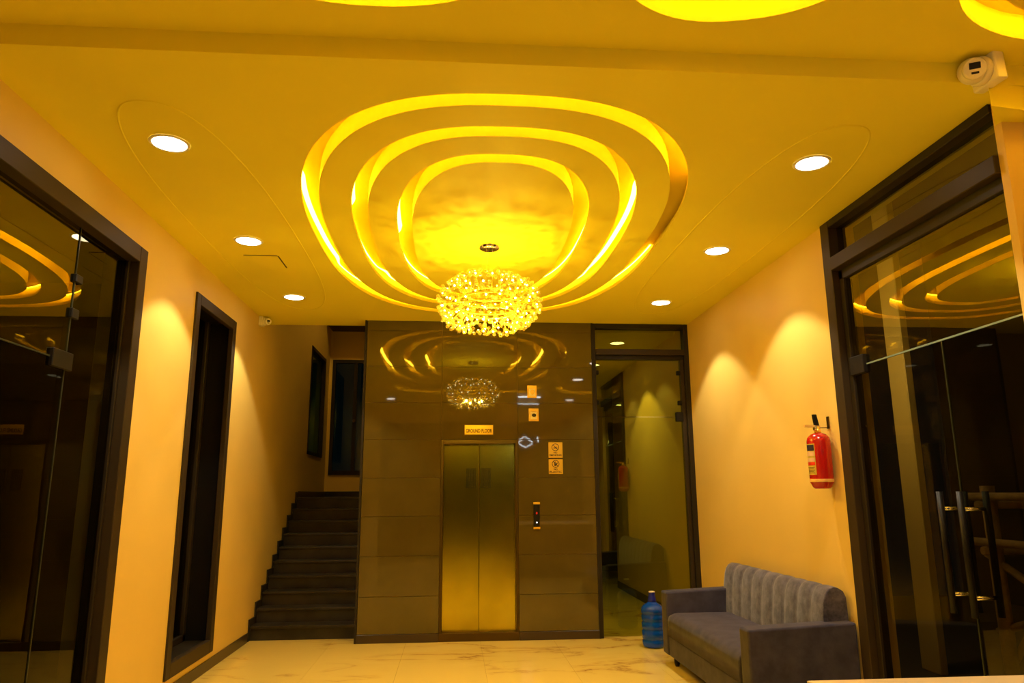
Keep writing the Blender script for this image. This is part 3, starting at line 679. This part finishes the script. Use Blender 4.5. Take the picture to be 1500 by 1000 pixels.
for j in range(n2_):
    bm.faces.new((Bt[0][j], G[0][j], G[0][j+1], Bt[0][j+1])); bm.faces.new((G[n1_][j], Bt[1][j], Bt[1][j+1], G[n1_][j+1]))
    bm.faces.new((Bt[0][j], Bt[0][j+1], Bt[1][j+1], Bt[1][j]))
bm.faces.new([Bt[0][0], Bt[1][0]]+[G[i][0] for i in range(n1_, -1, -1)]); bm.faces.new([Bt[0][-1]]+[G[i][-1] for i in range(n1_+1)]+[Bt[1][-1]])
bmesh.ops.recalc_face_normals(bm, faces=bm.faces); so_obj('seat_cushion', bm, M['sofa'])
# backrest with vertical channels, rounded top
bm = bmesh.new(); NB_ = 9; ya, yb_ = SY0+.10, SY1-.08; ny = NB_*8
prof = [(2.575, .44), (2.580, .56), (2.592, .70), (2.605, .80), (2.622, .855), (2.648, .89), (2.68, .905), (2.72, .90), (2.75, .88), (2.768, .84), (2.772, .70), (2.772, .44)]
rings = []
for j in range(ny+1):
    t = j/ny; ch_ = abs(math.sin(PI*t*NB_))**.45; ring = []
    for (px, pz) in prof:
        k_ = .011*(ch_-1) if j not in (0, ny) else -.008
        cx_, cz_ = 2.70, .62; dx, dz = px-cx_, pz-cz_; l_ = math.hypot(dx, dz)
        w_ = 1 if px < 2.70 else .35
        ring.append(bm.verts.new((px+(-k_*w_ if dx < 0 else 0), ya+(yb_-ya)*t, pz+(k_*.8 if pz > .82 else 0))))
    rings.append(ring)
for a, b in zip(rings, rings[1:]):
    for i in range(len(prof)-1): bm.faces.new((a[i], b[i], b[i+1], a[i+1]))
bm.faces.new(rings[0]); bm.faces.new(rings[-1][::-1]); bmesh.ops.recalc_face_normals(bm, faces=bm.faces)
so_obj('backrest', bm, M['sofa_back'])
for x_ in (SX0+.07, SX1-.08):
    for y_ in (SY0+.09, SY1-.20):
        bm = bmesh.new(); lathe(bm, [(.018, 0), (.026, .03), (.03, .09)], 14, (x_, y_, 0)); loc(mesh_obj('foot', bm, M['black'], so), so)

# ---- water bottle
bt = thing('water_bottle', 'large blue plastic water bottle on the floor beside the sofa', 'bottle', (2.085, -.50, 0))
prof = [(.085, 0), (.108, .012), (.116, .03), (.117, .07), (.108, .082), (.117, .094), (.117, .165), (.107, .178), (.117, .191), (.117, .245), (.107, .258), (.117, .271), (.117, .315), (.107, .327), (.118, .34), (.119, .365), (.112, .39), (.094, .412), (.068, .428), (.05, .438), (.044, .45)]
bm = bmesh.new(); lathe(bm, prof, 40); mesh_obj('body', bm, M['bottle'], bt)
bm = bmesh.new(); lathe(bm, [(.046, .445), (.042, .47), (.036, .50), (.033, .535), (.035, .54)], 24); mesh_obj('neck', bm, M['cap'], bt)
bm = bmesh.new(); lathe(bm, [(.033, .540), (.033, .549), (.028, .552)], 24); mesh_obj('cap', bm, M['white'], bt)

# ---- fire extinguisher
EXC = (2.705, -3.125)
fe = thing('fire_extinguisher', 'red fire extinguisher hung on the wall above the sofa', 'fire extinguisher', (EXC[0], EXC[1], 1.585))
R_ = .084
bm = bmesh.new(); lathe(bm, [(.052, 0), (.066, .012), (R_-.002, .045), (R_, .05), (R_, .345), (.078, .372), (.058, .395), (.028, .408), (.02, .41)], 36); mesh_obj('cylinder_body', bm, M['red'], fe)
bm = bmesh.new(); lathe(bm, [(R_+.0005, .047), (R_+.0012, .049), (R_+.0012, .068), (R_+.0005, .070)], 36, capb=False, capt=False); mesh_obj('cream_band', bm, M['cream'], fe)
def patch(bm, a0, a1, z0, z1, off, n=10):
    A = [[bm.verts.new(((R_+off)*math.cos(a0+(a1-a0)*i/n), (R_+off)*math.sin(a0+(a1-a0)*i/n), z_)) for i in range(n+1)] for z_ in (z0, z1)]
    for i in range(n): bm.faces.new((A[0][i], A[0][i+1], A[1][i+1], A[1][i]))
ac = PI+.32; bm = bmesh.new(); patch(bm, ac-.72, ac+.40, .10, .325, .0008); lb = mesh_obj('label', bm, M['label_y'], fe)
for z0, z1, mt in ((.275, .318, 'navy'), (.195, .222, 'label_w'), (.168, .192, 'label_r'), (.235, .268, 'label_w')):
    bm = bmesh.new(); patch(bm, ac-.66, ac+.34, z0, z1, .0014); mesh_obj('label_field', bm, M[mt], lb)
bm = bmesh.new()
for i in range(5): patch(bm, ac-.6, ac+.28-.1*(i % 2), .112+i*.010, .115+i*.010, .0018)
mesh_obj('label_print', bm, M['black_text'], lb)
bm = bmesh.new(); lathe(bm, [(.024, .405), (.024, .43), (.018, .435), (.018, .455)], 18); mesh_obj('valve', bm, M['gold'], fe)
bm = bmesh.new(); prism(bm, [(-.10, .452), (.02, .448), (.02, .462), (-.10, .468)], 'y', -.011, .011); mesh_obj('carry_handle', bm, M['cream'], fe)
bm = bmesh.new(); prism(bm, [(-.02, .462), (.012, .462), (-.004, .545), (-.03, .545)], 'y', -.012, .012); mesh_obj('squeeze_lever', bm, M['black'], fe)
bm = bmesh.new(); lathe(bm, [(.017, 0), (.017, .016)], 16, (-.036, -.02, .44), axis='x'); mesh_obj('pressure_gauge', bm, M['chrome'], fe)
bm = bmesh.new(); tube(bm, [(.018, 0, .445), (.06, -.0, .447), (.085, 0, .447)], .004, 6); box(bm, (.083, -.014, .44), (.092, .014, .53)); mesh_obj('wall_bracket', bm, M['steel_dark'], fe)

# ---- dome cameras
def dome_camera(loc_, look, label, wall_dir, s=1.0):
    d = thing('dome_camera', label, 'security camera', loc_, 'dome cameras')
    wd = Vector(wall_dir).normalized(); bm = bmesh.new()
    box(bm, (-.055*s, -.055*s, 0), (.055*s, .055*s, .045*s), bev=.008*s); o = mesh_obj('junction_box', bm, M['white'], d, True)
    o.rotation_euler = (-wd).to_track_quat('Z', 'Y').to_euler()
    bm = bmesh.new(); lathe(bm, [(.05*s, .045*s), (.052*s, .06*s), (.046*s, .07*s)], 28); o = mesh_obj('mounting_ring', bm, M['white'], d); o.rotation_euler = (-wd).to_track_quat('Z', 'Y').to_euler()
    bm = bmesh.new(); bmesh.ops.create_uvsphere(bm, u_segments=28, v_segments=16, radius=.046*s); b_ = mesh_obj('eyeball', bm, M['white'], d, True); b_.location = -wd*.088*s
    lk = Vector(look).normalized(); b_.rotation_euler = lk.to_track_quat('Z', 'Y').to_euler()
    bm = bmesh.new(); lathe(bm, [(.037*s, .026*s), (.037*s, .045*s), (.032*s, .0475*s)], 24); mesh_obj('face_plate', bm, M['white'], b_)
    bm = bmesh.new(); box(bm, (-.018*s, -.003*s, .040*s), (.018*s, .020*s, .0495*s), bev=.003*s); mesh_obj('lens', bm, M['black'], b_)
    bm = bmesh.new(); box(bm, (-.012*s, -.020*s, .040*s), (.012*s, -.012*s, .0492*s), bev=.002*s); mesh_obj('sensor', bm, M['black'], b_)
dome_camera((2.655, -5.315, 3.600), (-.42, -.85, -.30), 'white dome camera on the soffit above the double doors', (1, .1, .06), 1.4)
dome_camera((XL+.002, -.12, 3.50), (.5, -.8, -.2), 'white dome camera high on the wall before the stairs', (-1, 0, 0), .95)

# ---- reception counter
ct = thing('reception_counter', 'pale stone topped reception counter nearest the entrance', 'counter', (1.8, -6.5, 0))
loc(bx('counter_top', (1.075, -6.95, .965), (2.75, -6.085, 1.0), M['counter'], ct, .004, 2), ct)
loc(bx('front_panel', (1.13, -6.16, 0), (2.72, -6.12, .965), M['skirt'], ct), ct)
for x_ in (1.13, 2.68): loc(bx('side_panel', (x_, -6.9, 0), (x_+.04, -6.16, .965), M['skirt'], ct), ct)

# ---- timber scaffold outside the right doors
sc_ = thing('scaffold', 'timber scaffold standing outside the double glass doors', 'scaffold', (4.4, -3.6, -.03))
def pole(name, p, q, r=.035):
    bm = bmesh.new(); tube(bm, [p, q], r, 8); loc(mesh_obj(name, bm, M['wood'], sc_), sc_)
for x_, y_ in ((4.0, -3.10), (4.0, -4.3), (4.9, -3.10), (4.9, -4.3)): pole('upright', (x_, y_, -.03), (x_, y_, 1.60), .05)
for z_ in (1.52, 1.19):
    pole('ledger', (3.94, -2.96, z_), (3.94, -4.4, z_), .03); pole('ledger', (4.96, -2.96, z_), (4.96, -4.4, z_), .03)
    pole('transom', (3.9, -3.10, z_-.06), (5.0, -3.10, z_-.06), .03)
pole('brace', (4.02, -2.98, 1.10), (4.02, -4.2, .55), .028); pole('brace', (4.02, -3.0, .55), (4.02, -4.2, .95), .028); pole('brace', (3.98, -3.10, .3), (4.9, -3.10, 1.4), .028)
# added lamp, hidden on the outer wall face, to light the column outside
wl_ = thing('yard_fill_lamp', 'unseen added lamp on the outer wall face lighting the column', 'fill lamp', (XR+.25, -2.0, 2.9))
bm = bmesh.new(); lathe(bm, [(.08, 0), (.08, .02), (.07, .03)], 20, axis='x'); mesh_obj('backplate', bm, M['frame'], wl_)
bm = bmesh.new(); lathe(bm, [(.062, .028), (.06, .05), (.04, .07), (.01, .078)], 20, axis='x'); mesh_obj('globe', bm, M['led'], wl_)
l = bpy.data.lights.new('yard_fill_light', 'POINT'); l.energy = 26; l.color = (1, .82, .5); l.shadow_soft_size = .06
lo = bpy.data.objects.new('yard_fill_light', l); link(lo, wl_); lo.location = (.16, 0, 0)
# ---- potted plant behind the tall window
pp = thing('potted_plant', 'dim potted plant behind the tall narrow window', 'plant', (XL-.55, -1.55, -.02))
bm = bmesh.new(); lathe(bm, [(.12, 0), (.16, .30), (.17, .30), (.17, .36), (.15, .36)], 20); mesh_obj('pot', bm, M['terracotta'], pp)
bm = bmesh.new()
for i in range(40):
    a = random.uniform(0, 6.28); l_ = random.uniform(.3, .9); d = Vector((math.cos(a), math.sin(a), 0)); s = Vector((-d.y, d.x, 0)); r_ = random.uniform(.05, .25)
    p0 = Vector((0, 0, .34)); p1 = p0+d*r_*.5+Vector((0, 0, l_*.6)); p2 = p0+d*r_+Vector((0, 0, l_))
    bm.faces.new([bm.verts.new(v) for v in (p0, p1+s*.03, p2, p1-s*.03)])
f_ = mesh_obj('foliage', bm, M['leaf'], pp); tag(f_, kind='stuff')
